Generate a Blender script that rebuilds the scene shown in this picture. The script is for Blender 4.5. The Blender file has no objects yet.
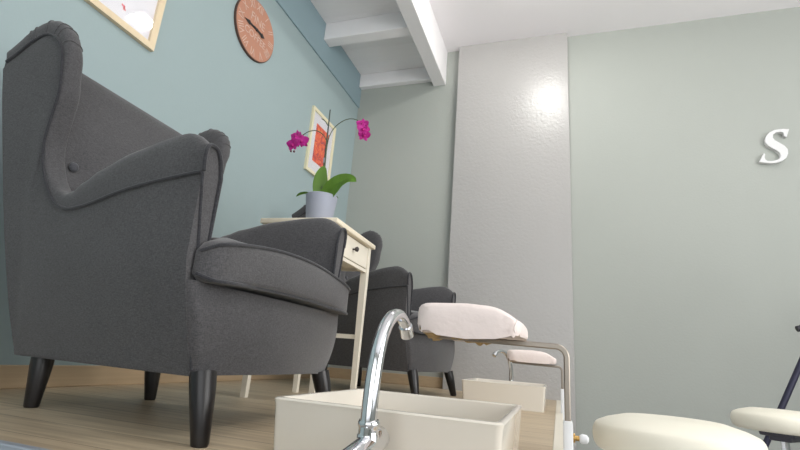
import bpy, bmesh, math, random
from mathutils import Vector, Matrix, Euler
from math import sin, cos, pi, radians
random.seed(7)
S = bpy.context.scene
COL = S.collection

# ------------------------------------------------------------------ camera, world, light, exposure
cam_data = bpy.data.cameras.new('camera')
cam = bpy.data.objects.new('camera', cam_data); COL.objects.link(cam)
cam_data.sensor_width = 36.0; cam_data.lens = 472.0 / 800 * 36; cam_data.clip_start = 0.02
r0 = Vector((0.94874, 0.3067, 0.07637)); r1 = Vector((-0.01246, 0.2777, -0.96059)); r2 = Vector((-0.31582, 0.91039, 0.26729))
mw = Matrix.Identity(4)
for i in range(3):
    mw[i][0] = r0[i]; mw[i][1] = -r1[i]; mw[i][2] = -r2[i]
mw.translation = Vector((0, 0, 0.2))
cam.matrix_world = mw
S.camera = cam

w = bpy.data.worlds.new('world'); S.world = w; w.use_nodes = True
bg = w.node_tree.nodes['Background']; bg.inputs[0].default_value = (0.93, 0.97, 1.0, 1); bg.inputs[1].default_value = 1.0


def area(name, loc, rot, sx, sy, e, col):
    d = bpy.data.lights.new(name, 'AREA'); d.shape = 'RECTANGLE'; d.size = sx; d.size_y = sy; d.energy = e; d.color = col
    o = bpy.data.objects.new(name, d); COL.objects.link(o); o.location = loc; o.rotation_euler = rot
    return o


area('daylight_right_window', (3.15, 0.2, 1.25), (0, radians(122), 0), 2.3, 3.0, 75, (1.0, 0.98, 0.95))
area('daylight_front_window', (0.9, -2.72, 1.2), (radians(118), 0, 0), 3.6, 2.4, 20, (0.95, 0.98, 1.0))
vs = S.view_settings
vs.view_transform = 'Standard'; vs.look = 'None'; vs.gamma = 1.0; vs.use_curve_mapping = False
vs.exposure = 0.55

# ------------------------------------------------------------------ materials


def srgb(r, g, b):
    def f(c):
        c /= 255
        return c / 12.92 if c <= 0.04045 else ((c + 0.055) / 1.055) ** 2.4
    return (f(r), f(g), f(b), 1)


class NT:
    def __init__(s, name):
        s.m = bpy.data.materials.new(name); s.m.use_nodes = True
        s.t = s.m.node_tree; s.p = s.t.nodes['Principled BSDF']

    def n(s, typ, **kw):
        nd = s.t.nodes.new(typ)
        for k, v in kw.items():
            if k.startswith('_'):
                setattr(nd, k[1:], v)
            else:
                nd.inputs[k.replace('_', ' ')].default_value = v
        return nd

    def l(s, a, b):
        s.t.links.new(a, b)


def mat(name, col, rough=0.6, metal=0.0, var=0.0, scale=6.0, bump=0.0, bscale=60.0, coat=0.0, spec=0.5, detail=4, stretch=None, sheen=0.0, col2=None):
    k = NT(name); p = k.p
    p.inputs['Base Color'].default_value = col
    p.inputs['Roughness'].default_value = rough; p.inputs['Metallic'].default_value = metal
    p.inputs['Coat Weight'].default_value = coat; p.inputs['Specular IOR Level'].default_value = spec
    p.inputs['Sheen Weight'].default_value = sheen
    tc = k.n('ShaderNodeTexCoord'); vec = tc.outputs['Object']
    if stretch:
        mp = k.n('ShaderNodeMapping'); mp.inputs['Scale'].default_value = stretch
        k.l(vec, mp.inputs[0]); vec = mp.outputs[0]
    if var or col2:
        nz = k.n('ShaderNodeTexNoise', Scale=scale, Detail=detail); k.l(vec, nz.inputs['Vector'])
        mx = k.n('ShaderNodeMix', _data_type='RGBA')
        c2 = col2 if col2 else tuple(c * (1 - var) for c in col[:3]) + (1,)
        mx.inputs[6].default_value = col; mx.inputs[7].default_value = c2
        k.l(nz.outputs[0], mx.inputs[0]); k.l(mx.outputs[2], p.inputs['Base Color'])
    if bump:
        nb = k.n('ShaderNodeTexNoise', Scale=bscale, Detail=3.0); k.l(vec, nb.inputs['Vector'])
        b = k.n('ShaderNodeBump', Strength=bump, Distance=0.01); k.l(nb.outputs[0], b.inputs['Height']); k.l(b.outputs[0], p.inputs['Normal'])
    return k.m


def fabric(name, col, dark=0.66):
    k = NT(name); p = k.p
    tc = k.n('ShaderNodeTexCoord')
    mp1 = k.n('ShaderNodeMapping'); mp1.inputs['Scale'].default_value = (700, 700, 160)
    mp2 = k.n('ShaderNodeMapping'); mp2.inputs['Scale'].default_value = (110, 110, 800)
    n1 = k.n('ShaderNodeTexNoise', Scale=1.0, Detail=1.0); n2 = k.n('ShaderNodeTexNoise', Scale=1.0, Detail=1.0)
    n3 = k.n('ShaderNodeTexNoise', Scale=7.0, Detail=3.0)
    k.l(tc.outputs['Object'], mp1.inputs[0]); k.l(tc.outputs['Object'], mp2.inputs[0])
    k.l(mp1.outputs[0], n1.inputs['Vector']); k.l(mp2.outputs[0], n2.inputs['Vector']); k.l(tc.outputs['Object'], n3.inputs['Vector'])
    a = k.n('ShaderNodeMath', _operation='ADD'); k.l(n1.outputs[0], a.inputs[0]); k.l(n2.outputs[0], a.inputs[1])
    c = k.n('ShaderNodeMath', _operation='MULTIPLY'); k.l(a.outputs[0], c.inputs[0]); c.inputs[1].default_value = 0.5
    r = k.n('ShaderNodeValToRGB'); k.l(c.outputs[0], r.inputs[0])
    r.color_ramp.elements[0].position = 0.36; r.color_ramp.elements[1].position = 0.64
    r.color_ramp.elements[0].color = tuple(x * dark for x in col[:3]) + (1,)
    r.color_ramp.elements[1].color = tuple(min(1, x * (2 - dark)) for x in col[:3]) + (1,)
    mx = k.n('ShaderNodeMix', _data_type='RGBA', _blend_type='MULTIPLY')
    mx.inputs[0].default_value = 0.25; k.l(r.outputs[0], mx.inputs[6]); k.l(n3.outputs[0], mx.inputs[7])
    k.l(mx.outputs[2], p.inputs['Base Color'])
    p.inputs['Roughness'].default_value = 0.92; p.inputs['Sheen Weight'].default_value = 0.25; p.inputs['Sheen Roughness'].default_value = 0.5
    p.inputs['Specular IOR Level'].default_value = 0.2
    b = k.n('ShaderNodeBump', Strength=0.2, Distance=0.0015); k.l(c.outputs[0], b.inputs['Height']); k.l(b.outputs[0], p.inputs['Normal'])
    return k.m


def planks(name, c1, c2, mortar, bw=1.3, rh=0.12):
    k = NT(name); p = k.p
    tc = k.n('ShaderNodeTexCoord')
    br = k.n('ShaderNodeTexBrick', Scale=1.0, Mortar_Size=0.0014, Brick_Width=bw, Row_Height=rh, Bias=0.0)
    br.inputs['Color1'].default_value = c1; br.inputs['Color2'].default_value = c2; br.inputs['Mortar'].default_value = mortar
    br.offset = 0.37
    k.l(tc.outputs['Object'], br.inputs['Vector'])
    mp = k.n('ShaderNodeMapping'); mp.inputs['Scale'].default_value = (2.2, 38, 10)
    nz = k.n('ShaderNodeTexNoise', Scale=1.6, Detail=6.0, Distortion=0.6)
    k.l(tc.outputs['Object'], mp.inputs[0]); k.l(mp.outputs[0], nz.inputs['Vector'])
    r = k.n('ShaderNodeValToRGB'); k.l(nz.outputs[0], r.inputs[0])
    r.color_ramp.elements[0].position = 0.3; r.color_ramp.elements[0].color = (0.62, 0.58, 0.54, 1)
    r.color_ramp.elements[1].position = 0.65; r.color_ramp.elements[1].color = (1, 1, 1, 1)
    mx = k.n('ShaderNodeMix', _data_type='RGBA', _blend_type='MULTIPLY'); mx.inputs[0].default_value = 0.8
    k.l(br.outputs[0], mx.inputs[6]); k.l(r.outputs[0], mx.inputs[7]); k.l(mx.outputs[2], p.inputs['Base Color'])
    p.inputs['Roughness'].default_value = 0.42
    return k.m


def tiles(name, c1, mortar):
    k = NT(name); p = k.p
    tc = k.n('ShaderNodeTexCoord')
    br = k.n('ShaderNodeTexBrick', Scale=1.0, Mortar_Size=0.004, Brick_Width=0.45, Row_Height=0.45)
    br.offset = 0.0
    br.inputs['Color1'].default_value = c1; br.inputs['Color2'].default_value = tuple(x * .96 for x in c1[:3]) + (1,); br.inputs['Mortar'].default_value = mortar
    k.l(tc.outputs['Object'], br.inputs['Vector']); k.l(br.outputs[0], p.inputs['Base Color'])
    p.inputs['Roughness'].default_value = 0.35
    return k.m


def emit(name, col, st):
    k = NT(name); k.p.inputs['Base Color'].default_value = col
    k.p.inputs['Emission Color'].default_value = col; k.p.inputs['Emission Strength'].default_value = st
    return k.m


def glass_pane(name):
    k = NT(name)
    t = k.n('ShaderNodeBsdfTransparent'); g = k.n('ShaderNodeBsdfGlossy', Roughness=0.03)
    f = k.n('ShaderNodeLayerWeight', Blend=0.5); mx = k.n('ShaderNodeMixShader')
    pw = k.n('ShaderNodeMath', _operation='POWER'); pw.inputs[1].default_value = 4.0; k.l(f.outputs['Facing'], pw.inputs[0])
    ad = k.n('ShaderNodeMath', _operation='MULTIPLY_ADD'); ad.inputs[1].default_value = .6; ad.inputs[2].default_value = .04; k.l(pw.outputs[0], ad.inputs[0])
    k.l(ad.outputs[0], mx.inputs[0]); k.l(t.outputs[0], mx.inputs[1]); k.l(g.outputs[0], mx.inputs[2])
    k.l(mx.outputs[0], k.t.nodes['Material Output'].inputs[0])
    return k.m


M = {}
M['teal'] = mat('teal_wall_paint', srgb(157, 174, 176), 0.75, var=0.05, scale=2.0, bump=0.06, bscale=90)
M['teal_shade_tint'] = mat('teal_wall_paint_shade_tint', srgb(144, 166, 174), 0.75, var=0.05, scale=2.0, bump=0.06, bscale=90)  # bluer copy of the wall teal, shade of the upper wall painted in
M['grey_green'] = mat('grey_green_wall_paint', srgb(170, 174, 168), 0.6, var=0.05, scale=1.6, bump=0.08, bscale=70)
M['column'] = mat('textured_satin_grey_paint', srgb(177, 175, 173), 0.30, var=0.05, scale=3.0, bump=0.22, bscale=52, spec=0.6)
M['white_ceiling'] = mat('white_ceiling_paint', srgb(246, 243, 245), 0.8, var=0.02, scale=2.0, bump=0.05, bscale=60)
M['white_wood'] = mat('white_painted_boards', srgb(242, 240, 241), 0.6, var=0.05, scale=5.0, stretch=(1, 12, 1), bump=0.1, bscale=20)
M['oak'] = planks('oak_laminate_boards', srgb(208, 190, 162), srgb(194, 174, 146), srgb(120, 100, 76))
M['oak_trim'] = mat('oak_baseboard', srgb(196, 172, 140), 0.5, var=0.25, scale=2.0, stretch=(8, 1, 40))
M['tile'] = tiles('pale_floor_tiles', srgb(150, 146, 140), srgb(110, 110, 110))
M['alu'] = mat('brushed_aluminium', srgb(168, 174, 184), 0.4, 0.3, bump=0.05, bscale=200)
M['fabric'] = fabric('charcoal_woven_fabric', srgb(82, 81, 83))
M['piping'] = fabric('charcoal_piping_fabric', srgb(58, 58, 62))
M['button'] = fabric('charcoal_button_fabric', srgb(78, 79, 84))
M['black_wood'] = mat('black_stained_wood', srgb(30, 27, 28), 0.32, var=0.3, scale=4, stretch=(10, 10, 1))
M['cream_wood'] = mat('cream_stained_pine', srgb(236, 229, 214), 0.5, var=0.06, scale=4, stretch=(3, 3, 30))
M['cream_top'] = mat('cream_pine_top', srgb(238, 227, 205), 0.45, var=0.1, scale=3, stretch=(20, 2, 2))
M['knob'] = mat('dark_metal_knob', srgb(70, 66, 66), 0.3, 0.9)
M['pot'] = mat('matt_blue_grey_ceramic', srgb(160, 165, 180), 0.6, var=0.06, scale=8, bump=0.03, bscale=50)
M['soil'] = mat('bark_soil', srgb(80, 60, 44), 0.95, var=0.6, scale=60, bump=0.8, bscale=80)
M['leaf'] = mat('green_leaf', srgb(128, 172, 68), 0.4, var=0.3, scale=9, stretch=(8, 1, 1), spec=0.5)
M['stem'] = mat('green_stem', srgb(92, 104, 78), 0.6, var=0.3, scale=20)
M['stake'] = mat('dark_stake', srgb(72, 82, 76), 0.6, var=0.3, scale=30)
M['petal'] = mat('magenta_petal', srgb(238, 52, 188), 0.55, var=0.35, scale=40, sheen=0.3)
M['lip'] = mat('deep_magenta_lip', srgb(180, 16, 124), 0.5)
M['bud'] = mat('bud', srgb(120, 84, 92), 0.6)
M['clip'] = mat('pale_clip', srgb(176, 172, 186), 0.4)
M['frame'] = mat('light_wood_frame', srgb(232, 212, 178), 0.5, var=0.12, scale=3, stretch=(4, 20, 20))
M['frame_cream'] = mat('cream_frame', srgb(232, 224, 192), 0.5, var=0.06, scale=4)
M['paper'] = mat('white_paper', srgb(232, 230, 236), 0.8, var=0.02, scale=5)
M['glass'] = glass_pane('picture_glass')
M['red_ink'] = mat('red_ink', srgb(214, 90, 100), 0.8); M['purple_ink'] = mat('purple_ink', srgb(120, 60, 130), 0.8)
M['blue_ink'] = mat('blue_ink', srgb(96, 84, 150), 0.8); M['coral_ink'] = mat('coral_ink', srgb(232, 140, 140), 0.8)
M['white_metal'] = mat('white_enamel', srgb(225, 226, 228), 0.35, var=0.03, scale=5)
M['steel'] = mat('brushed_steel', srgb(150, 142, 132), 0.4, 1.0, bump=0.04, bscale=300)
M['chrome'] = mat('polished_chrome', srgb(226, 227, 230), 0.07, 1.0)
M['brass'] = mat('brass', srgb(186, 150, 90), 0.3, 1.0)
M['copper'] = mat('copper_ring', srgb(176, 130, 90), 0.25, 1.0)
M['ceramic'] = mat('white_ceramic', srgb(226, 219, 207), 0.16, var=0.02, scale=3, coat=0.3)
M['cover'] = mat('pinkish_white_paper_cover', srgb(238, 224, 219), 0.8, var=0.05, scale=12, bump=0.25, bscale=35)
M['foam'] = mat('worn_tan_leatherette', srgb(196, 162, 104), 0.6, var=0.55, scale=45, bump=0.4, bscale=60)
M['cream_vinyl'] = mat('cream_vinyl', srgb(238, 233, 217), 0.45, var=0.03, scale=5, bump=0.03, bscale=90)
M['dark_steel'] = mat('dark_grey_metal', srgb(84, 84, 92), 0.4, 0.8)
M['tripod'] = mat('blue_black_metal', srgb(46, 46, 66), 0.4, 0.3)
M['black_plastic'] = mat('black_plastic', srgb(28, 28, 38), 0.45)
M['lamp'] = emit('lamp_diffuser', (1.0, 0.985, 0.94, 1), 90.0)
M['letter'] = mat('white_letter', srgb(226, 226, 226), 0.55, var=0.04, scale=12)
M['clock_face'] = mat('distressed_terracotta_wood', srgb(196, 132, 102), 0.75, var=0.0, scale=7, stretch=(1, 2.5, 10), col2=srgb(172, 132, 116), detail=8)
M['clock_rim'] = mat('dark_brown_rim', srgb(86, 60, 50), 0.6)
M['clock_white'] = mat('faded_white_print', srgb(222, 190, 174), 0.8, var=0.35, scale=50)
M['hand'] = mat('black_clock_hand', srgb(20, 20, 22), 0.5)


def art_mat():
    k = NT('abstract_red_print'); p = k.p
    tc = k.n('ShaderNodeTexCoord'); n1 = k.n('ShaderNodeTexNoise', Scale=16.0, Detail=6.0, Distortion=1.6)
    k.l(tc.outputs['Object'], n1.inputs['Vector'])
    r = k.n('ShaderNodeValToRGB'); k.l(n1.outputs[0], r.inputs[0]); e = r.color_ramp.elements
    e[0].position = 0.3; e[0].color = srgb(120, 70, 110); e[1].position = 0.72; e[1].color = srgb(240, 190, 120)
    for ps, c in ((0.42, srgb(200, 56, 50)), (0.52, srgb(238, 92, 58)), (0.62, srgb(246, 132, 66))):
        a = e.new(ps); a.color = c
    k.l(r.outputs[0], p.inputs['Base Color']); p.inputs['Roughness'].default_value = 0.7
    return k.m


M['art'] = art_mat()

# ------------------------------------------------------------------ geometry helpers


def obj(name, bm, m, parent=None, smooth=True, loc=None, angle=40):
    bmesh.ops.recalc_face_normals(bm, faces=bm.faces[:])
    if smooth:
        ca = radians(angle)
        for f in bm.faces: f.smooth = True
        for e in bm.edges:
            if len(e.link_faces) == 2:
                e.smooth = e.calc_face_angle(0) < ca
    me = bpy.data.meshes.new(name); bm.to_mesh(me); bm.free()
    me.materials.append(m)
    o = bpy.data.objects.new(name, me); COL.objects.link(o)
    if parent: o.parent = parent
    if loc: o.location = loc
    return o


def tag(o, label=None, cat=None, group=None, kind=None):
    if label: o['label'] = label
    if cat: o['category'] = cat
    if group: o['group'] = group
    if kind: o['kind'] = kind
    return o


def thing(name, label, cat, loc=(0, 0, 0), rz=0.0, group=None):
    o = bpy.data.objects.new(name, None); COL.objects.link(o); o.empty_display_size = 0.1
    o.location = loc; o.rotation_euler = (0, 0, rz)
    return tag(o, label, cat, group)


def dup(root, loc, rz, label):
    def rec(o, par):
        c = o.copy(); COL.objects.link(c)
        if par: c.parent = par
        for ch in list(o.children): rec(ch, c)
        return c
    r = rec(root, None); r.location = loc; r.rotation_euler = (0, 0, rz); r['label'] = label
    return r


def box(bm, lo, hi, bev=0.0, seg=2):
    lo = Vector(lo); hi = Vector(hi); c = (lo + hi) / 2; d = hi - lo
    r = bmesh.ops.create_cube(bm, size=1.0, matrix=Matrix.Translation(c) @ Matrix.Diagonal((d.x, d.y, d.z, 1)))
    if bev:
        es = list({e for v in r['verts'] for e in v.link_edges})
        bmesh.ops.bevel(bm, geom=es, offset=bev, segments=seg, profile=0.5, affect='EDGES')
    return bm


def nb(): return bmesh.new()


def tube(bm, pts, rad, seg=12, cap=True, closed=False, flat=None, up=None):
    """sweep a circle (or ellipse: flat = (a, b) factors) along pts"""
    pts = [Vector(p) for p in pts]; n = len(pts)
    rads = rad if isinstance(rad, (list, tuple)) else [rad] * n
    tang = []
    for i in range(n):
        if closed: t = pts[(i + 1) % n] - pts[i - 1]
        else: t = pts[min(i + 1, n - 1)] - pts[max(i - 1, 0)]
        tang.append(t.normalized())
    u = Vector(up) if up else Vector((0, 0, 1))
    if abs(u.dot(tang[0])) > 0.95: u = Vector((1, 0, 0)) if not up else Vector((0, 1, 0))
    rings = []; nrm = (u - tang[0] * u.dot(tang[0])).normalized()
    fa, fb = flat if flat else (1, 1)
    for i in range(n):
        nrm = (nrm - tang[i] * nrm.dot(tang[i])).normalized(); bi = tang[i].cross(nrm)
        rings.append([bm.verts.new(pts[i] + nrm * (cos(2 * pi * k / seg) * rads[i] * fa) + bi * (sin(2 * pi * k / seg) * rads[i] * fb)) for k in range(seg)])
    last = n if closed else n - 1
    for i in range(last):
        a = rings[i]; b = rings[(i + 1) % n]
        for k in range(seg): bm.faces.new((a[k], a[(k + 1) % seg], b[(k + 1) % seg], b[k]))
    if cap and not closed:
        bm.faces.new(rings[0][::-1]); bm.faces.new(rings[-1])
    return bm


def lathe(bm, prof, seg=32, c=(0, 0, 0), cap=True):
    c = Vector(c); rings = []
    for r, z in prof:
        if r < 1e-6: rings.append([bm.verts.new(c + Vector((0, 0, z)))])
        else: rings.append([bm.verts.new(c + Vector((r * cos(2 * pi * k / seg), r * sin(2 * pi * k / seg), z))) for k in range(seg)])
    for a, b in zip(rings, rings[1:]):
        for k in range(seg):
            k2 = (k + 1) % seg
            if len(a) == 1 and len(b) == 1: continue
            if len(a) == 1: bm.faces.new((a[0], b[k], b[k2]))
            elif len(b) == 1: bm.faces.new((a[k], a[k2], b[0]))
            else: bm.faces.new((a[k], a[k2], b[k2], b[k]))
    if cap:
        if len(rings[0]) > 1: bm.faces.new(rings[0][::-1])
        if len(rings[-1]) > 1: bm.faces.new(rings[-1])
    return bm


def loft(bm, rings, cap=True, closed=True):
    vr = [[bm.verts.new(p) for p in r] for r in rings]
    n = len(vr[0])
    for a, b in zip(vr, vr[1:]):
        for k in range(n if closed else n - 1):
            bm.faces.new((a[k], a[(k + 1) % n], b[(k + 1) % n], b[k]))
    if cap:
        bm.faces.new(vr[0][::-1]); bm.faces.new(vr[-1])
    return vr


def prism(bm, poly, axis, lo, hi):
    def P(a, b, h):
        return {'x': Vector((h, a, b)), 'y': Vector((a, h, b)), 'z': Vector((a, b, h))}[axis]
    A = [bm.verts.new(P(a, b, lo)) for a, b in poly]; B = [bm.verts.new(P(a, b, hi)) for a, b in poly]
    n = len(poly)
    for i in range(n): bm.faces.new((A[i], A[(i + 1) % n], B[(i + 1) % n], B[i]))
    bm.faces.new(A[::-1]); bm.faces.new(B)
    return bm


def spline(pts, n):
    """Catmull-Rom through pts, n samples evenly spread by length"""
    pts = [Vector(p) for p in pts]; d = []
    for i in range(len(pts) - 1):
        p0 = pts[max(i - 1, 0)]; p1 = pts[i]; p2 = pts[i + 1]; p3 = pts[min(i + 2, len(pts) - 1)]
        for k in range(24):
            t = k / 24
            d.append(0.5 * ((2 * p1) + (p2 - p0) * t + (2 * p0 - 5 * p1 + 4 * p2 - p3) * t * t + (3 * p1 - p0 - 3 * p2 + p3) * t ** 3))
    d.append(pts[-1])
    return resample(d, n)


def resample(d, n):
    d = [Vector(p) for p in d]
    L = [0]
    for a, b in zip(d, d[1:]): L.append(L[-1] + (b - a).length)
    out = []; j = 0
    for i in range(n):
        s = L[-1] * i / (n - 1)
        while j < len(d) - 2 and L[j + 1] < s: j += 1
        t = (s - L[j]) / max(L[j + 1] - L[j], 1e-9); out.append(d[j].lerp(d[j + 1], min(max(t, 0), 1)))
    return out


def struct(name, bm, m, smooth=False):
    return tag(obj(name, bm, m, smooth=smooth), kind='structure')


def clamp(x, a=0.0, b=1.0): return max(a, min(b, x))


# ------------------------------------------------------------------ the room
XL, YB, ZC, ZF = -1.72, 3.53, 2.83, -0.42
XR, YF = 3.25, -2.8
struct('floor', box(nb(), (XL - .1, YF - .1, ZF - .1), (XR + .1, YB + .1, ZF)), M['tile'])
struct('ceiling', box(nb(), (XL - .1, YF - .1, ZC), (XR + .1, YB + .1, ZC + .1)), M['white_ceiling'])
struct('wall_left', box(nb(), (XL - .1, YF, ZF), (XL, YB, 2.36)), M['teal'])
struct('trim_1', box(nb(), (XL - .1, YF, 2.36), (XL + .012, YB, ZC)), M['teal_shade_tint'])          # bulkhead along the top of the left wall, its shade mixed into the colour
struct('wall_back', box(nb(), (XL - .1, YB, ZF), (XR, YB + .1, ZC)), M['grey_green'])
struct('wall_column', box(nb(), (-0.79, 3.47, ZF), (0.098, YB, ZC), 0.004, 1), M['column'])     # shallow pier on the back wall
# right wall and front wall with their window openings
bm = nb()
box(bm, (XR, YF, ZF), (XR + .1, YB, .05)); box(bm, (XR, YF, 2.45), (XR + .1, YB, ZC))
box(bm, (XR, YF, .05), (XR + .1, -1.15, 2.45)); box(bm, (XR, 2.55, .05), (XR + .1, YB, 2.45))
struct('wall_right', bm, M['grey_green'])
bm = nb()
box(bm, (XL, YF - .1, ZF), (-.95, YF, ZC)); box(bm, (2.75, YF - .1, ZF), (XR, YF, ZC)); box(bm, (-.95, YF - .1, 2.45), (2.75, YF, ZC))
box(bm, (-.95, YF - .1, ZF), (2.75, YF, -.05))
struct('wall_front', bm, M['grey_green'])
bm = nb()
for y in (-1.15, 0.68, 2.50): box(bm, (XR + .01, y, .05), (XR + .07, y + .05, 2.45))
for z in (.05, 2.40): box(bm, (XR + .01, -1.15, z), (XR + .07, 2.55, z + .05))
struct('window_1', bm, M['white_metal'])
bm = nb()
for x in (-.95, 0.9, 2.70): box(bm, (x, YF - .07, -.05), (x + .05, YF - .01, 2.45))
for z in (-.05, 2.40): box(bm, (-.95, YF - .07, z), (2.75, YF - .01, z + .05))
struct('window_2', bm, M['white_metal'])
# raised platform
PX = 0.012
struct('floor_platform', box(nb(), (XL, 0.655, -0.03), (PX, YB, 0)), M['oak'])
struct('trim_2', box(nb(), (XL, 0.665, ZF), (PX - .012, YB, -0.03)), M['white_metal'])
struct('trim_3', box(nb(), (XL, 0.635, -0.035), (PX, 0.655, 0.003), 0.002, 1), M['alu'])
struct('trim_9', box(nb(), (PX - .030, 0.655, -0.04), (PX + .002, YB, 0.002), 0.002, 1), M['cream_wood'])
struct('baseboard_left', box(nb(), (XL, 0.655, 0), (XL + .014, YB, 0.075), 0.003, 1), M['oak_trim'])
struct('baseboard_back', box(nb(), (XL + .014, YB - .014, 0), (-0.79, YB, 0.075), 0.003, 1), M['oak_trim'])
# beamed ceiling bay: long beam, boarded infill, cross beams
struct('trim_4', box(nb(), (-1.015, YF, 2.50), (-0.905, YB, ZC), 0.004, 1), M['white_wood'])
bm = nb()
for i in range(31):
    y0 = YF + i * 0.2044
    box(bm, (XL, y0 + .001, 2.675), (-1.015, y0 + .2034, 2.70))
struct('trim_5', bm, M['white_wood'])
struct('trim_6', box(nb(), (XL + .012, 2.765, 2.526), (-1.015, 2.865, 2.675), 0.004, 1), M['white_wood'])
struct('trim_7', box(nb(), (XL + .012, 3.475, 2.545), (-1.015, YB, 2.675), 0.004, 1), M['white_wood'])
struct('trim_8', box(nb(), (XL + .012, 1.75, 2.526), (-1.015, 1.85, 2.675), 0.004, 1), M['white_wood'])

# ------------------------------------------------------------------ armchair
SEAM = [(-.388, .945), (-.332, .968), (-.276, .997), (-.235, 1.008), (-.190, .990), (-.160, .949), (-.152, .887), (-.152, .827), (-.173, .762), (-.193, .698), (-.194, .654), (-.182, .609), (-.155, .562), (-.118, .524), (-.066, .502), (-.009, .501), (.055, .509), (.17, .530), (.29, .542), (.418, .550)]
BULGE = [.046, .050, .054, .053, .042, .026, .014, .010, .008, .008, .010, .012, .018, .032, .055, .078, .094, .106, .112, .112]
THICK = [.046, .050, .052, .054, .054, .054, .054, .055, .056, .058, .060, .062, .064, .066, .068, .068, .066, .062, .058, .055]
NS = 72


def v_out(x, z):
    a = clamp((0.98 - z) / .85); tr = clamp((.40 - x) / .65)
    f = .068 * clamp((.36 - z) / .23) ** 1.2
    return .357 - (f * (1 - tr) + .165 * a * tr)


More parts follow.
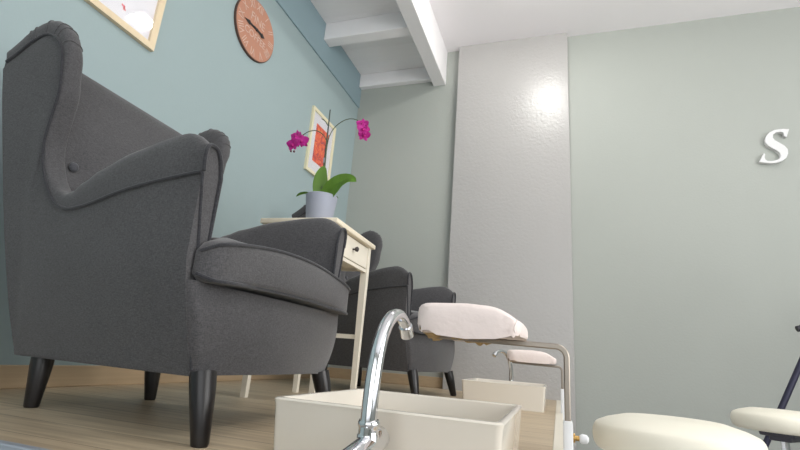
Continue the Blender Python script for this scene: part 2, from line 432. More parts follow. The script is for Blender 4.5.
def make_armchair(name, label, loc, rz, group):
    t = thing(name, label, 'armchair', loc, rz, group)
    p3 = spline([(a, b, 0) for a, b in SEAM], NS)
    # radii along the path follow the same spacing
    L = [0]
    for a, b in zip(SEAM, SEAM[1:]): L.append(L[-1] + math.dist(a, b))

    def along(tab, s):
        s *= L[-1]
        for i in range(len(L) - 1):
            if s <= L[i + 1] + 1e-9:
                u = (s - L[i]) / (L[i + 1] - L[i]); u = u * u * (3 - 2 * u); return tab[i] * (1 - u) + tab[i + 1] * u
        return tab[-1]
    rear = [(-.405, .925, 0), (-.392, .80, 0), (-.345, .5, 0), (-.295, .27, 0), (-.25, .125, 0)]
    bot = [(-.25, .125, 0), (.424, .128, 0)]
    n1 = int(NS * .5)
    low = spline(rear, n1)[:-1] + resample(bot, NS - n1 + 1)
    K = 12; J = 9
    for s in (-1, 1):
        bm = nb(); rings = []; seam3 = []; bulge_pts = []
        for i in range(NS):
            u = i / (NS - 1); P = p3[i]; Q = low[i]
            tg = (p3[min(i + 1, NS - 1)] - p3[max(i - 1, 0)]).normalized()
            nr = Vector((-tg.y, tg.x, 0))
            if u > .72: nr = nr.lerp(Vector((0, 1, 0)), clamp((u - .72) / .1)).normalized()
            b = along(BULGE, u) * (1 - .42 * clamp((u - .93) / .07) ** 2); T = along(THICK, u)
            ring = []
            for j in range(J + 1):                                  # outer face, lower outline up to the seam
                q = Q.lerp(P, j / J); puff = .006 * sin(pi * j / J) * sin(pi * clamp(u * 1.1))
                ring.append(Vector((q.x, s * (v_out(q.x, q.y) + puff), q.y)))
            vo = v_out(P.x, P.y)
            seam3.append(Vector((P.x, s * vo, P.y)))
            arc = []
            for k in range(1, K + 1):
                th = pi * k / (K + 0)
                e = .75
                cs = math.copysign(abs(cos(th)) ** e, cos(th)); sn = abs(sin(th)) ** e
                q = P + nr * (b * sn); vv = vo - T / 2 + cs * T / 2 + .012 * sn * clamp(b / .06)
                arc.append(Vector((q.x, s * vv, q.y)))
            ring += arc; bulge_pts.append([seam3[-1]] + arc)
            for j in range(1, J + 1):
                q = P.lerp(Q, j / J)
                ring.append(Vector((q.x, s * (v_out(q.x, q.y) - T), q.y)))
            rings.append(ring)
        loft(bm, rings)
        # stitched pleats where the roll turns over the top of the wing
        for i in (6, 7, 9, 11, 12, 14):
            pts = [p + (p - Vector((p3[i].x, p.y, p3[i].y))).normalized() * .0006 for p in bulge_pts[i][:-2]]
            tube(bm, pts, .0022, 6)
        side = obj('side_panel', bm, M['fabric'], t, angle=38)
        bm = nb(); tube(bm, [p + Vector((0, s * .002, -.001)) for p in seam3], .0045, 8)
        e0 = seam3[-1]; tube(bm, [e0 + Vector((.001, s * .001, 0)), Vector((.427, s * (v_out(.424, .13) + .002), .14))], .004, 8)
        tube(bm, [p + Vector((.003, 0, .002)) for p in bulge_pts[-1]] + [Vector((.419, s * (v_out(.4, .45) - .055), .40))], .005, 8)
        obj('piping', bm, M['piping'], side)
    # backrest: padded front with buttons, upholstered rear
    prof = [(-.135, .36), (-.165, .52), (-.205, .72), (-.245, .90), (-.262, .965), (-.295, .992), (-.335, .990), (-.375, .965), (-.395, .90), (-.372, .72), (-.325, .5), (-.285, .33), (-.245, .16), (-.20, .15), (-.16, .2)]
    BT = [(-.215, .655), (0, .655), (.215, .655)]
    yn = 41; rings = []
    pf = spline([(a, b, 0) for a, b in prof + [prof[0]]], 80)[:-1]
    for k in range(yn):
        v = -1 + 2 * k / (yn - 1); ring = []
        for q in pf:
            half = .322 - .13 * clamp((.9 - q.y) / .75)
            y = v * half; x = q.x; z = q.y
            front = clamp((x - (-.30 - .0 + (-.11) * (z - .5))) / .05)
            if z > .4:
                x += front * .022 * (1 - v ** 4) * clamp((.97 - z) / .2)
                for by, bz in BT:
                    dd = (y - by) ** 2 + (z - bz) ** 2
                    x -= front * .022 * math.exp(-dd / .0014)
            ring.append(Vector((x, y, z)))
        rings.append(ring)
    bm = nb(); loft(bm, rings)
    br = obj('backrest', bm, M['fabric'], t, angle=60)
    for by, bz in BT:
        bm = nb(); bmesh.ops.create_uvsphere(bm, u_segments=14, v_segments=8, radius=.014, matrix=Matrix.Translation((-.165 - .205 * (bz - .52) / 1.0 + .004 - .0, by, bz)) @ Matrix.Diagonal((.55, 1, 1, 1)))
        obj('button', bm, M['button'], br)
    # base under the cushion
    rings = []
    for k in range(15):
        z = .13 + (.318 - .13) * k / 14; hw = v_out(.43, z) - .003
        pts = []
        xf = .438 + .012 * sin(pi * k / 14)
        for (x, y) in ((-.22, -.20), (.37, -hw), (xf - .012, -hw), (xf, -hw + .012), (xf + .008, 0), (xf, hw - .012), (xf - .012, hw), (.37, hw), (-.22, .20)):
            pts.append(Vector((x, y, z)))
        rings.append(pts)
    bm = nb(); loft(bm, rings); obj('seat_base', bm, M['fabric'], t, angle=50)
    # seat cushion, crowned, with ears before the arms
    rings = []; top = []; botm = []
    yn = 49; pw = .24
    for k in range(yn):
        v = -1 + 2 * k / (yn - 1); y = .340 * v
        xb = -.13 if abs(y) < .185 else (-.13 + (abs(y) - .185) / .085 * .53 if abs(y) < .27 else .426)
        xf = .478 + .014 * (1 - v * v) - .042 * (1 - max(0, 1 - (max(0, abs(v) - .88) / .12) ** 2) ** .5)
        edge = (1 - abs(v) ** 36) ** .5 if abs(v) < 1 else 0
        ht = .041 * (.62 + .38 * edge)
        zc = .356 + .012 * (1 - v * v)
        ring = []
        for a in range(40):
            th = 2 * pi * a / 40
            c = math.copysign(abs(cos(th)) ** pw, cos(th)); s_ = math.copysign(abs(sin(th)) ** pw, sin(th))
            x = (xf + xb) / 2 + (xf - xb) / 2 * c; z = zc + ht * s_
            if s_ > 0: z += .060 * (1 - abs(v) ** 2.2) * s_ * clamp(.55 + .45 * (1 - (2 * abs(x - xb) / (xf - xb) - 1)))
            else: z += .0 * (1 - v * v)
            ring.append(Vector((x, y, z)))
        rings.append(ring); top.append(ring[3] + Vector((.002, 0, .003))); botm.append(ring[36] + Vector((.002, 0, -.002)))
    bm = nb(); loft(bm, rings); cu = obj('seat_cushion', bm, M['fabric'], t, angle=60)
    bm = nb(); tube(bm, top, .0042, 8); tube(bm, botm, .0042, 8)
    obj('piping', bm, M['piping'], cu)
    # tapered legs
    for x, y, dx, dy in ((.436, -.264, .034, -.014), (.432, .264, .034, .014), (-.172, -.168, .012, -.006), (-.150, .185, .012, .006)):
        bm = nb()
        tube(bm, [(x, y, .135), (x + dx * .3, y + dy * .3, .10), (x + dx, y + dy, .004), (x + dx, y + dy, 0)], [.0275, .026, .0175, .0155], 20)
        obj('leg', bm, M['black_wood'], t)
    return t


G = 'charcoal wing armchairs along the teal wall'
chair = make_armchair('wing_armchair', 'charcoal wing armchair nearest the camera, big at the left of the photo', (-1.138, 1.124, 0), radians(-.5), G)
dup(chair, (-1.093, 2.70, 0), radians(-8), 'charcoal wing armchair farther back, behind the cream side table')

# ------------------------------------------------------------------ side table
t = thing('side_table', 'cream wooden side table with one drawer and tall slim legs between the armchairs', 'table', (-1.03, 1.89, 0), radians(2))
hx, hy = .178, .243
obj('tabletop', box(nb(), (-hx, -hy, .700), (hx, hy, .722), .004, 2), M['cream_top'], t)
lx, ly = hx - .033, hy - .033
for sx in (-1, 1):
    for sy in (-1, 1):
        bm = nb(); a, b = .016, .011
        loft(bm, [[Vector((sx * lx + q * r - (sx * (.016 - r)) * 0, sy * ly + w_ * r, z)) for q, w_ in ((-1, -1), (1, -1), (1, 1), (-1, 1))] for z, r in ((0, .011), (.58, .016), (.70, .016))])
        obj('leg', bm, M['cream_wood'], t, smooth=False)
for sy in (-1, 1):
    obj('apron', box(nb(), (-lx + .014, sy * ly - .008, .585), (lx - .014, sy * ly + .008, .70)), M['cream_wood'], t)
obj('apron', box(nb(), (-lx - .008, -ly + .014, .585), (-lx + .008, ly - .014, .70)), M['cream_wood'], t)
obj('rail', box(nb(), (lx - .006, -ly + .014, .575), (lx + .012, ly - .014, .590)), M['cream_wood'], t)
dr = obj('drawer', box(nb(), (lx - .10, -ly + .018, .594), (lx + .013, ly - .018, .694), .002, 1), M['cream_wood'], t)
bm = nb(); tube(bm, [(lx + .013, 0, .646), (lx + .022, 0, .646), (lx + .027, 0, .646), (lx + .036, 0, .646), (lx + .041, 0, .646)], [.004, .004, .010, .012, .006], 16)
obj('knob', bm, M['knob'], dr)
for sy in (-1, 1):
    obj('stretcher', box(nb(), (-lx, sy * ly - .006, .262), (lx, sy * ly + .006, .282)), M['cream_wood'], t)

# ------------------------------------------------------------------ potted orchid on the table
ox, oy, oz = -1.045, 1.865, 0.722
t = thing('potted_orchid', 'magenta orchid in a blue-grey pot on the cream side table', 'plant', (ox, oy, oz))
bm = nb(); lathe(bm, [(.0, .0), (.050, .0), (.054, .004), (.0735, .163), (.0745, .168), (.0725, .170), (.070, .166), (.066, .13), (.0, .13)], 40)
obj('pot', bm, M['pot'], t, angle=50)
bm = nb(); lathe(bm, [(.068, .128), (.067, .146), (.04, .152), (0, .154)], 30)
obj('soil', bm, M['soil'], t)


def leaf(path, wid, fold=.25, nrm=(0, 0, 1)):
    pts = spline(path, 16); bm = nb(); rows = []; up = Vector(nrm)
    for i, p in enumerate(pts):
        u = i / 15; tg = (pts[min(i + 1, 15)] - pts[max(i - 1, 0)]).normalized()
        sd = tg.cross(up).normalized(); nn = sd.cross(tg)
        wv = wid * (sin(pi * clamp(.12 + .86 * u)) ** .65) * (1 if u < .98 else .3)
        rows.append([p + sd * (wv * q) + nn * (fold * wv * abs(q)) for q in (-1, -.6, -.2, 0, .2, .6, 1)])
    top = [[bm.verts.new(q) for q in r] for r in rows]
    for a, b in zip(top, top[1:]):
        for k in range(6): bm.faces.new((a[k], a[k + 1], b[k + 1], b[k]))
    bmesh.ops.solidify(bm, geom=bm.faces[:], thickness=.0025)
    return bm


obj('leaf', leaf([(.0, -.01, .14), (-.004, -.02, .20), (.0, -.03, .26), (.010, -.03, .312)], .034, .15, (.5, -.86, .1)), M['leaf'], t)
obj('leaf', leaf([(.01, -.005, .14), (.05, -.02, .190), (.10, -.03, .226), (.15, -.035, .236), (.185, -.035, .222)], .041, .2, (.42, -.9, .35)), M['leaf'], t)
obj('leaf', leaf([(-.01, .0, .145), (-.06, -.01, .178), (-.10, -.015, .180), (-.128, -.015, .168)], .018, .3), M['leaf'], t)
obj('leaf', leaf([(.0, .02, .14), (.02, .06, .18), (.03, .10, .19)], .028, .3), M['leaf'], t)
tubept = [(.002, -.012, .14), (-.002, -.012, .30), (-.006, -.010, .46), (-.010, -.008, .62)]
obj('stake', tube(nb(), tubept, [.0045, .0045, .004, .003], 8), M['stake'], t)
obj('clip', tube(nb(), [(-.0035, -.012, .335), (-.0045, -.012, .36)], .006, 10), M['clip'], t)
stemL = spline([(.004, -.016, .14), (.004, -.018, .30), (.0, -.016, .42), (-.02, -.014, .475), (-.07, -.012, .51), (-.12, -.012, .505), (-.160, -.012, .475)], 30)
stemR = spline([(.006, -.010, .14), (.004, -.012, .30), (.002, -.012, .45), (.03, -.012, .52), (.09, -.012, .557), (.15, -.012, .545), (.178, -.012, .505)], 30)
stemT = spline([(-.008, -.010, .53), (-.03, -.010, .56), (-.052, -.010, .575)], 8)
sl = obj('stem', tube(nb(), stemL, .0022, 8), M['stem'], t)
sr = obj('stem', tube(nb(), stemR, .0022, 8), M['stem'], t)
obj('stem', tube(nb(), stemT, [.002] * 7 + [.0008], 8), M['stem'], t)


def flower(loc, facing, size, parent):
    f = Vector(facing).normalized(); q = f.to_track_quat('Z', 'Y').to_matrix().to_4x4(); X = Matrix.Translation(loc) @ q
    bm = nb()
    for k in range(5):
        a = 2 * pi * k / 5 + pi / 2; wide = .62 if k in (1, 4) else .36
        L_ = size * (1.0 if k in (1, 4) else .95)
        rows = []
        for i in range(7):
            u = i / 6; rr = L_ * (.08 + .92 * u); wv = L_ * wide * (sin(pi * (.1 + .85 * u)) ** .8) * .9
            zz = size * (.22 * u * u - .10 * (1 - u) + (.04 if k in (1, 4) else 0))
            row = []
            for s in (-1, -.5, 0, .5, 1):
                x = rr * cos(a) - s * wv * sin(a); y = rr * sin(a) + s * wv * cos(a)
                row.append(bm.verts.new(X @ Vector((x, y, zz - .12 * size * abs(s) * u))))
            rows.append(row)
        for r_, s_ in zip(rows, rows[1:]):
            for c in range(4): bm.faces.new((r_[c], r_[c + 1], s_[c + 1], s_[c]))
    bmesh.ops.solidify(bm, geom=bm.faces[:], thickness=.0012)
    fo = obj('flower', bm, M['petal'], parent)
    bm = nb(); bmesh.ops.create_icosphere(bm, subdivisions=2, radius=size * .25, matrix=X @ Matrix.Translation((0, -size * .1, size * .16)) @ Matrix.Diagonal((.8, 1.1, 1.0, 1)))
    obj('lip', bm, M['lip'], fo)


for loc, fc in (((-.165, -.03, .478), (-.2, -1, .1)), ((-.195, -.018, .452), (-.7, -.8, .0)), ((-.135, -.028, .452), (.4, -1, .0)), ((-.172, -.04, .430), (-.1, -1, -.3)), ((-.150, .012, .470), (.1, .7, .3)), ((-.185, .01, .475), (-.8, .4, .3))):
    flower(loc, fc, .034, sl)
for loc, fc in (((.178, -.02, .520), (.2, -1, .2)), ((.185, -.025, .490), (.6, -.8, -.1)), ((.195, .005, .505), (.9, .3, .1)), ((.186, -.008, .468), (.5, -.7, -.5))):
    flower(loc, fc, .031, sr)
bm = nb()
for p in ((-.190, -.02, .405), (-.185, .0, .412)):
    bmesh.ops.create_icosphere(bm, subdivisions=2, radius=.006, matrix=Matrix.Translation(p))
obj('bud', bm, M['bud'], sl)

# ------------------------------------------------------------------ things on the left wall (faces +X)


def picture(name, label, y0, y1, z0, z1, fw, fd, mframe):
    yc, zc = (y0 + y1) / 2, z0
    t = thing(name, label, 'picture', (XL, yc, zc)); hw = (y1 - y0) / 2; H = z1 - z0
    bm = nb()
    o = [(-hw, 0), (hw, 0), (hw, H), (-hw, H)]; i_ = [(-hw + fw, fw), (hw - fw, fw), (hw - fw, H - fw), (-hw + fw, H - fw)]
    V = {}
    for tagx, x in (('b', .001), ('f', fd)):
        V['o' + tagx] = [bm.verts.new((x, a, b)) for a, b in o]; V['i' + tagx] = [bm.verts.new((x - (.0 if tagx == 'b' else .002), a, b)) for a, b in i_]
    for k in range(4):
        n = (k + 1) % 4
        bm.faces.new((V['of'][k], V['of'][n], V['if'][n], V['if'][k])); bm.faces.new((V['ob'][k], V['ob'][n], V['of'][n], V['of'][k]))
        bm.faces.new((V['ib'][k], V['ib'][n], V['if'][n], V['if'][k])); bm.faces.new((V['ob'][k], V['ob'][n], V['ib'][n], V['ib'][k]))
    obj('frame', bm, mframe, t, smooth=False)
    return t, hw, H


t, hw, H = picture('framed_picture', 'light wood framed print with small pink splashes on the wall above the near armchair', .868, 1.366, 1.424, 2.124, .030, .022, M['frame'])
pp = obj('paper', box(nb(), (.002, -hw + .03, .03), (.006, hw - .03, H - .03)), M['paper'], t)


def blob(bm, y, z, r, sq=1.0, rot=0, x=.0064, n=18, wob=.25):
    vs_ = []
    for k in range(n):
        a = 2 * pi * k / n; rr = r * (1 + wob * sin(3 * a + y * 50) * .6 + wob * .5 * sin(5 * a + z * 70))
        yy = rr * cos(a); zz = rr * sin(a) * sq
        vs_.append(bm.verts.new((x, y + yy * cos(rot) - zz * sin(rot), z + yy * sin(rot) + zz * cos(rot))))
    bm.faces.new(vs_)


# coordinates on the paper: y from the picture's middle, z from its lower edge
for nm, ml, bl in (('red_splash', 'red_ink', [(-.04, .20, .022, .7, .6), (.0, .125, .010, .5, .9), (.075, .098, .011, .6, -.6), (-.10, .33, .045, .8, 0), (.06, .42, .05, .8, .3)]),
                   ('purple_splash', 'purple_ink', [(.005, .215, .016, .8, .2), (-.05, .40, .04, .8, .3), (.0, .5, .035, .7, .8)]),
                   ('coral_splash', 'coral_ink', [(.016, .136, .009, .8, .3), (-.02, .118, .006, .8, .3), (.082, .088, .007, .8, .3), (.1, .33, .03, .8, .2)]),
                   ('blue_splash', 'blue_ink', [(.072, .218, .006, 1, 0), (.070, .192, .007, .7, 0), (.105, .197, .005, .6, .4), (.0, .6, .04, .8, .3)])):
    for b_ in bl:
        bm = nb(); blob(bm, *b_); obj(nm, bm, M[ml], pp, smooth=False)
obj('glass', box(nb(), (.014, -hw + .029, .029), (.016, hw - .029, H - .029)), M['glass'], t)

t, hw, H = picture('framed_picture', 'cream framed red and orange abstract print with a white mat, behind the orchid', 2.755, 3.13, 1.440, 1.945, .024, .020, M['frame_cream'])
pp = obj('mat_board', box(nb(), (.002, -hw + .022, .022), (.008, hw - .022, H - .022)), M['paper'], t)
bm = nb(); box(bm, (.008, -.100, .105), (.0095, .100, H - .10))
obj('print', bm, M['art'], pp, smooth=False)
obj('glass', box(nb(), (.012, -hw + .022, .022), (.014, hw - .022, H - .022)), M['glass'], t)

# wall clock
CR = .188
t = thing('wall_clock', 'round distressed terracotta wooden clock high on the teal wall', 'clock', (XL, 1.995, 2.02))


def txt(body, size, m, parent, name, x, y, z, rot=0.0, sx=1.0, shear=0.0, ext=.0006):
    cu = bpy.data.curves.new('t', 'FONT'); cu.body = body; cu.size = size; cu.align_x = 'CENTER'; cu.align_y = 'CENTER'; cu.extrude = ext; cu.shear = shear
    tmp = bpy.data.objects.new('t', cu); COL.objects.link(tmp)
    bpy.context.view_layer.update()
    me = bpy.data.meshes.new_from_object(tmp.evaluated_get(bpy.context.evaluated_depsgraph_get()))
    bpy.data.objects.remove(tmp); bpy.data.curves.remove(cu)
    # text x -> room +y, text y -> room +z, facing +x
    R = Matrix(((0, 0, 1, 0), (1, 0, 0, 0), (0, 1, 0, 0), (0, 0, 0, 1)))
    me.transform(Matrix.Translation((x, y, z)) @ R @ Matrix.Rotation(rot, 4, 'Z') @ Matrix.Diagonal((sx, 1, 1, 1)))
    me.name = name; me.materials.clear(); me.materials.append(m)
    o = bpy.data.objects.new(name, me); COL.objects.link(o); o.parent = parent
    return o


def disc_x(bm, r, x0, x1, n=64):
    tube(bm, [(x0, 0, 0), (x1 - .002, 0, 0), (x1, 0, 0)], [r, r, r - .002], n)
    return bm


rim = obj('rim', disc_x(nb(), CR, .001, .016), M['clock_rim'], t)
dial = obj('dial', disc_x(nb(), CR - .004, .012, .0185), M['clock_face'], t)
for k, num in enumerate(('XII', 'I', 'II', 'III', 'IIII', 'V', 'VI', 'VII', 'VIII', 'IX', 'X', 'XI')):
    a = 2 * pi * k / 12
    txt(num,   .070, M['clock_white'], dial, 'numeral', .0192, .146 * sin(a), .146 * cos(a), -a, .75)
txt('FINE', .074, M['clock_white'], dial, 'lettering', .0192, .0, .058, 0, .95)
txt('COFFEE', .062, M['clock_white'], dial, 'lettering', .0192, .0, -.052, 0, .95)


def hand(L_, wd, ang, x):
    bm = nb(); c, s = cos(ang), sin(ang)
    pl = [(-.03, -wd * .7), (L_ * .55, -wd), (L_ * .6, -wd * 2), (L_, 0), (L_ * .6, wd * 2), (L_ * .55, wd), (-.03, wd * .7)]
    prism(bm, [(a * c - b * s, a * s + b * c) for a, b in pl], 'x', x, x + .0016)
    return bm


obj('minute_hand', hand(.118, .007, radians(182), .0215), M['hand'], t)
obj('hour_hand', hand(.078, .008, radians(-4), .0235), M['hand'], t)
bm = nb(); disc_x(bm, .009, .018, .027, 20); obj('spindle', bm, M['hand'], t)

# ------------------------------------------------------------------ white italic letter S on the back wall
SP = [(1.483, 1.862), (1.468, 1.863), (1.455, 1.866), (1.432, 1.866), (1.403, 1.863), (1.372, 1.848), (1.352, 1.825), (1.341, 1.799), (1.341, 1.773), (1.353, 1.75), (1.376, 1.729), (1.397, 1.713), (1.412, 1.694), (1.415, 1.671), (1.405, 1.652), (1.386, 1.642), (1.36, 1.637), (1.338, 1.64), (1.327, 1.65), (1.324, 1.666), (1.329, 1.688), (1.324, 1.699), (1.31, 1.671), (1.291, 1.635), (1.314, 1.63), (1.347, 1.623), (1.381, 1.623), (1.416, 1.634), (1.444, 1.657), (1.457, 1.687), (1.458, 1.716), (1.444, 1.743), (1.418, 1.767), (1.394, 1.788), (1.385, 1.807), (1.39, 1.83), (1.409, 1.845), (1.435, 1.847), (1.449, 1.838), (1.451, 1.812), (1.463, 1.806)]
bm = nb(); prism(bm, SP, 'y', YB - .030, YB - .001)
tag(obj('wall_letter', bm, M['letter'], smooth=False), 'white raised italic letter S on the grey-green wall', 'letter')

# ------------------------------------------------------------------ ceiling lamp over the back of the room
t = thing('ceiling_light', 'small square ceiling light above the platform edge, out of frame', 'ceiling light', (-.06, 2.52, ZC))
bm = nb(); box(bm, (-.092, -.092, -.03), (.092, .092, -.001), .004, 1); obj('housing', bm, M['white_metal'], t)
obj('diffuser', box(nb(), (-.08, -.08, -.060), (.08, .08, -.029), .006, 2), M['lamp'], t)

added_lamp = dup(t, (1.45, 1.35, ZC), 0, 'added square fill light over the stools, unseen, out of frame')  # added lamp, brightens the upper back wall and the stool tops
t['group'] = added_lamp['group'] = 'square ceiling lights'

# ------------------------------------------------------------------ foot basins on the platform


def make_basin(label, loc, group):
    x0, x1, y0, y1, h = -.2, .2, -.2, .2, .115
    wt = .014; tp = .006
    bm = nb()

    def rect(ix, z, r):
        out = []
        a = .2 - ix
        for cx, cy, st in ((a - r, a - r, 0), (-a + r, a - r, 1), (-a + r, -a + r, 2), (a - r, -a + r, 3)):
            for k in range(5):
                th = pi / 2 * (st + k / 4); out.append(Vector((cx + r * cos(th), cy + r * sin(th), z)))
        return out
    loft(bm, [rect(.010, 0, .010), rect(.002, .104, .012), rect(.0, .112, .012), rect(.003, .115, .012), rect(.011, .115, .012), rect(.014, .111, .012), rect(.026, .035, .03), rect(.06, .026, .03)])
    o = obj('foot_basin', bm, M['ceramic'], angle=50)
    o.location = loc
    return tag(o, label, 'foot basin', group)


b1 = make_basin('white square ceramic foot basin, the near one behind the big chrome tap', (-.279, .970, 0.0), 'foot basins along the platform')
b2 = b1.copy(); COL.objects.link(b2); b2.location = (-.260, 2.63, 0)
b2['label'] = 'white square ceramic foot basin, the far one under the smaller tap'

# ------------------------------------------------------------------ gooseneck taps


def make_tap(label, loc, rz, group):
    t = thing('gooseneck_tap', label, 'tap', loc, rz, group)
    bm = nb(); R = .074
    path = [(0, 0, .09), (0, .001, .14), (0, .008, .185)]
    pts = spline([(0, -.004, .082), (0, -.002, .130), (0, .004, .180), (0, .022, .226), (0, .056, .258), (0, .098, .268), (0, .134, .258), (0, .152, .242)], 40)
    n = len(pts)
    tube(bm, pts, [.0125 - .0025 * clamp(i / n) for i in range(n)], 20)
    sp = obj('spout', bm, M['chrome'], t)
    bm = nb(); tube(bm, [pts[-3], pts[-1] + (pts[-1] - pts[-3]).normalized() * .006], .0125, 20); obj('aerator', bm, M['chrome'], sp)
    bm = nb(); lathe(bm, [(.0, .066), (.0165, .066), (.0165, .088), (.0150, .090), (.0150, .098), (.0165, .100), (.0165, .105), (.0140, .109), (0, .109)], 24)
    obj('collar', bm, M['chrome'], t)
    bm = nb(); tube(bm, [(0, -.125, .050), (0, -.12, .0505), (0, .012, .0735), (0, .044, .079), (0, .048, .0797)], [.016, .0185, .0185, .0185, .0165], 24)
    bd = obj('valve_body', bm, M['chrome'], t)
    obj('end_ring', tube(nb(), [(0, .048, .0797), (0, .051, .0802)], .0150, 24), M['copper'], bd)
    bm = nb(); lathe(bm, [(.032, 0), (.032, .006), (.022, .010), (.014, .014), (.013, .055)], 24)
    obj('pedestal', bm, M['chrome'], t)
    return t


TG = 'gooseneck taps at the foot basins'
tap = make_tap('tall chrome gooseneck tap in the foreground at the near basin', (-.262, .688, 0), 0, TG)
dup(tap, (-.262, 2.915, .006), radians(148), 'small chrome gooseneck tap behind the far foot basin')['label'] = 'small chrome gooseneck tap behind the far foot basin'

# ------------------------------------------------------------------ foot rests on steel arms at the platform edge


def make_rest(label, loc, group, zb, drop, cx0, cx1):
    """origin on the platform edge; arm reaches -x; zb = height of the arm"""
    t = thing('foot_rest', label, 'foot rest', loc, 0, group)
    r = .02; pts = [(.002, 0, -.20), (.002, 0, zb - r)]
    for k in range(1, 7):
        a = pi / 2 * k / 6; pts.append((.002 - r + r * cos(a), 0, zb - r + r * sin(a)))
    pts += [(-.10, 0, zb + .002), (cx0 + .02, 0, zb + .006)]
    bm = nb()
    V = [Vector(p) for p in pts]; rings = []
    for i, p in enumerate(V):
        tg = (V[min(i + 1, len(V) - 1)] - V[max(i - 1, 0)]).normalized(); nr = Vector((tg.z, 0, -tg.x))
        e = .0054
        rings.append([p + nr * a_ + Vector((0, b_, 0)) for a_, b_ in ((e, e - .002), (e, -e + .002), (e - .002, -e), (-e + .002, -e), (-e, -e + .002), (-e, e - .002), (-e + .002, e), (e - .002, e))])
    loft(bm, rings); obj('arm', bm, M['steel'], t, angle=30)
    sl = obj('clamp_sleeve', box(nb(), (-.0065, -.016, -.24), (.0105, .016, .110), .003, 2), M['white_metal'], t)
    bm = nb(); tube(bm, [(.0105, 0, .082), (.014, 0, .082), (.0145, 0, .082), (.024, 0, .082)], [.008, .008, .0045, .0045], 14); sc = obj('screw', bm, M['brass'], sl)
    bm = nb(); tube(bm, [(.021, 0, .082), (.022, 0, .082), (.026, 0, .082), (.034, 0, .082), (.0375, 0, .082)], [.003, .006, .0085, .0075, .003], 16); obj('knob', bm, M['white_metal'], sl)
    # pad
    cy0, cy1 = -.112, .125; zb += .010
    bm = nb(); box(bm, (cx0 + .012, cy0 + .012, zb + .003), (cx1 - .012, cy1 - .012, zb + .02), .006, 2)
    rnd = random.Random(3)
    # frayed lower edge of the old upholstery, hanging unevenly below the cover
    for side in range(3):
        rows = []
        N = 26
        for k in range(N + 1):
            u = k / N
            if side == 0: p = Vector((cx0 + .01 + (cx1 - cx0 - .03) * u, cy0 + .010, 0)); o_ = Vector((0, .03, 0))
            elif side == 1: p = Vector((cx0 + .010, cy0 + .01 + (cy1 - cy0 - .02) * u, 0)); o_ = Vector((.03, 0, 0))
            else: p = Vector((cx0 + .01 + (cx1 - cx0 - .03) * u, cy1 - .010, 0)); o_ = Vector((0, -.03, 0))
            dr_ = (-.002 + .013 * sin(pi * u) ** 2 + rnd.uniform(-.002, .004)) * drop
            rows.append([p + Vector((0, 0, zb + .012)), p + Vector((0, 0, zb - dr_)), p + o_ * .5 + Vector((0, 0, zb - dr_ * .9)), p + o_ + Vector((0, 0, zb + .008))])
        loft(bm, rows)
    pad = obj('pad', bm, M['foam'], t, angle=30)
    # paper cover: a soft draped shell with an uneven hem
    bm = nb(); rings = []; n = 56
    rnd = random.Random(5); hem = [rnd.uniform(-.004, .004) for _ in range(n)]

    def sup(th, ax, ay, p=.27):
        return math.copysign(abs(cos(th)) ** p, cos(th)) * ax, math.copysign(abs(sin(th)) ** p, sin(th)) * ay
    cx, cy, ax, ay = (cx0 + cx1) / 2, (cy0 + cy1) / 2, (cx1 - cx0) / 2, (cy1 - cy0) / 2
    for lev, (f, z) in enumerate(((.975, 0.0), (1.0, .010), (1.0, .030), (.992, .043), (.965, .048), (.91, .0515), (.65, .0545), (.3, .0555))):
        ring = []
        for k in range(n):
            th = 2 * pi * k / n; x, y = sup(th, ax * f, ay * f); zz = z
            slope = -.024 * clamp((x + .01) / ax) ** 3.0 if x > -.01 else -.002 * clamp(-x / ax)
            zz += slope * clamp(z / .05)
            if lev == 0: zz += hem[k] * .7 - .012 * sin(pi * clamp((x + ax) / (2 * ax))) * drop + .001 * sin(9 * th)
            wr = .0012 * sin(7 * th + lev * .8) * (lev < 4)
            ring.append(Vector((cx + x * (1 + wr * 8), cy + y * (1 + wr * 6), zb + zz + .002)))
        rings.append(ring)
    loft(bm, rings)
    # taped fold at the outer corner
    e = cx1 - .010
    tube(bm, [Vector((e - .002 * sin(q * 5), cy0 - .0005 + .006 * q * q, zb + .004 + q * .024)) for q in (0, .2, .4, .6, .8, 1)], [.001, .0016, .0014, .0016, .001, .0006], 8)
    obj('paper_cover', bm, M['cover'], pad, angle=35)
    return t


FG = 'foot rests along the platform edge'
make_rest('pinkish white padded foot rest on a steel arm over the near basin', (PX - .0125 + .0125, .982, 0), FG, .241, 1.0, -.272, -.074)
make_rest('lower pale foot rest on a steel arm over the far basin', (PX - .0125 + .0125, 2.50, 0), FG, .210, .25, -.252, -.024)

# ------------------------------------------------------------------ stools on the lower floor


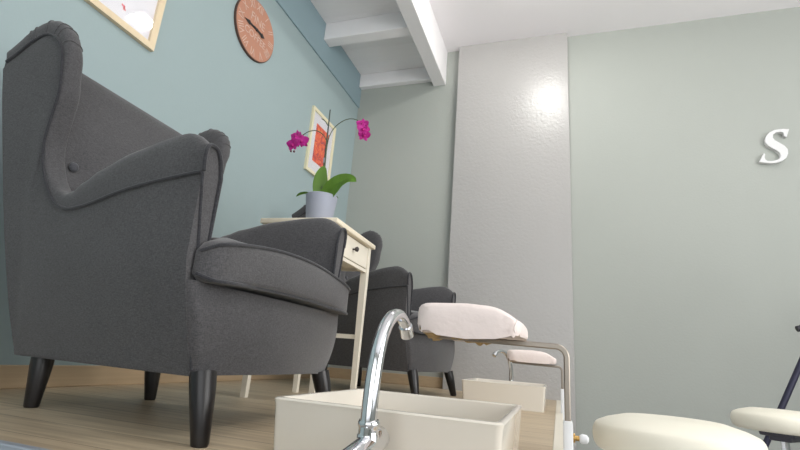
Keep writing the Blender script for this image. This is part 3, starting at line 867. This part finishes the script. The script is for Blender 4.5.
def make_stool(label, loc, rz, group):
    t = thing('round_stool', label, 'stool', loc, rz, group)
    z1 = .535; R = .165
    prof = [(0, z1 - .078)] + [(R - .022 + .022 * sin(pi * k / 14) ** .7 * 1.0, z1 - .078 + .060 * (1 - cos(pi * k / 14)) / 2) for k in range(0, 13)] + [(R - .03, z1 - .012), (R * .6, z1 - .002), (R * .3, z1), (0, z1)]
    bm = nb(); lathe(bm, prof, 56, cap=False); obj('seat', bm, M['cream_vinyl'], t, angle=60)
    bm = nb(); box(bm, (-.075, -.055, z1 - .096), (.075, .055, z1 - .076), .004, 1); box(bm, (-.045, -.035, z1 - .112), (.045, .035, z1 - .094), .003, 1)
    obj('mounting_plate', bm, M['dark_steel'], t)
    bm = nb(); lathe(bm, [(.0, .07), (.026, .07), (.026, .30), (.022, .305), (.0135, .307), (.0135, z1 - .108)], 24); obj('gas_column', bm, M['chrome'], t)
    for k in range(5):
        a = 2 * pi * k / 5; d = Vector((cos(a), sin(a), 0))
        bm = nb(); tube(bm, [d * .015 + Vector((0, 0, .088)), d * .12 + Vector((0, 0, .078)), d * .235 + Vector((0, 0, .066))], [.018, .015, .011], 10); lg = obj('leg', bm, M['chrome'], t)
        bm = nb(); c = d * .232; sd = Vector((-d.y, d.x, 0))
        tube(bm, [c + sd * -.012 + Vector((0, 0, .025)), c + sd * .012 + Vector((0, 0, .025))], .025, 18); tube(bm, [c + Vector((0, 0, .04)), c + Vector((0, 0, .068))], .006, 8)
        obj('caster', bm, M['black_plastic'], lg)
    return t


SG = 'cream stools on the lower floor'
st = make_stool('cream round stool nearest the camera at the bottom right', (.236, 1.25, ZF), .3, SG)
dup(st, (.808, 2.30, ZF), .9, 'cream round stool farther right, in front of the tripod leg')

# ------------------------------------------------------------------ tripod stand at the right edge
tx, ty = 1.385, 2.80
t = thing('tripod_stand', 'blue-black tripod stand at the right edge behind the far stool', 'tripod', (tx, ty, ZF))
obj('column', tube(nb(), [(0, 0, .34), (0, 0, 1.72)], .014, 14), M['tripod'], t)
bm = nb(); lathe(bm, [(0, 1.24), (.024, 1.24), (.034, 1.27), (.034, 1.33), (.022, 1.36), (0, 1.36)], 20); hb = obj('hub', bm, M['black_plastic'], t)
for k in range(3):
    a = radians(183) + 2 * pi * k / 3; d = Vector((cos(a), sin(a), 0)); sd = Vector((-d.y, d.x, 0))
    A = d * .025 + Vector((0, 0, 1.30)); B = d * .655 + Vector((0, 0, .02))
    bm = nb(); tube(bm, [A, A.lerp(B, .31)], .0155, 12); tube(bm, [A.lerp(B, .31), B], .0135, 12); lg = obj('leg', bm, M['tripod'], t)
    q = A.lerp(B, .31); ax = (B - A).normalized()
    bm = nb(); tube(bm, [q - ax * .03, q + ax * .03], .021, 14); tube(bm, [q + d * .015, q + d * .05 - Vector((0, 0, .004)), q + d * .052 - Vector((0, 0, .004)), q + d * .080 - Vector((0, 0, .012))], [.009, .009, .016, .014], 12)
    obj('leg_lock', bm, M['black_plastic'], lg)
    obj('foot', tube(nb(), [d * .64 + Vector((0, 0, .04)), d * .665 + Vector((0, 0, 0))], .016, 10), M['black_plastic'], lg)
    obj('brace', tube(nb(), [A.lerp(B, .70), d * .015 + Vector((0, 0, .40))], .006, 8), M['tripod'], t)
bm = nb(); lathe(bm, [(0, .385), (.020, .385), (.020, .415), (0, .415)], 16); obj('slider', bm, M['black_plastic'], t)
bm = nb(); box(bm, (-.05, -.04, 1.72), (.05, .04, 1.76), .006, 2); obj('head', bm, M['black_plastic'], t)
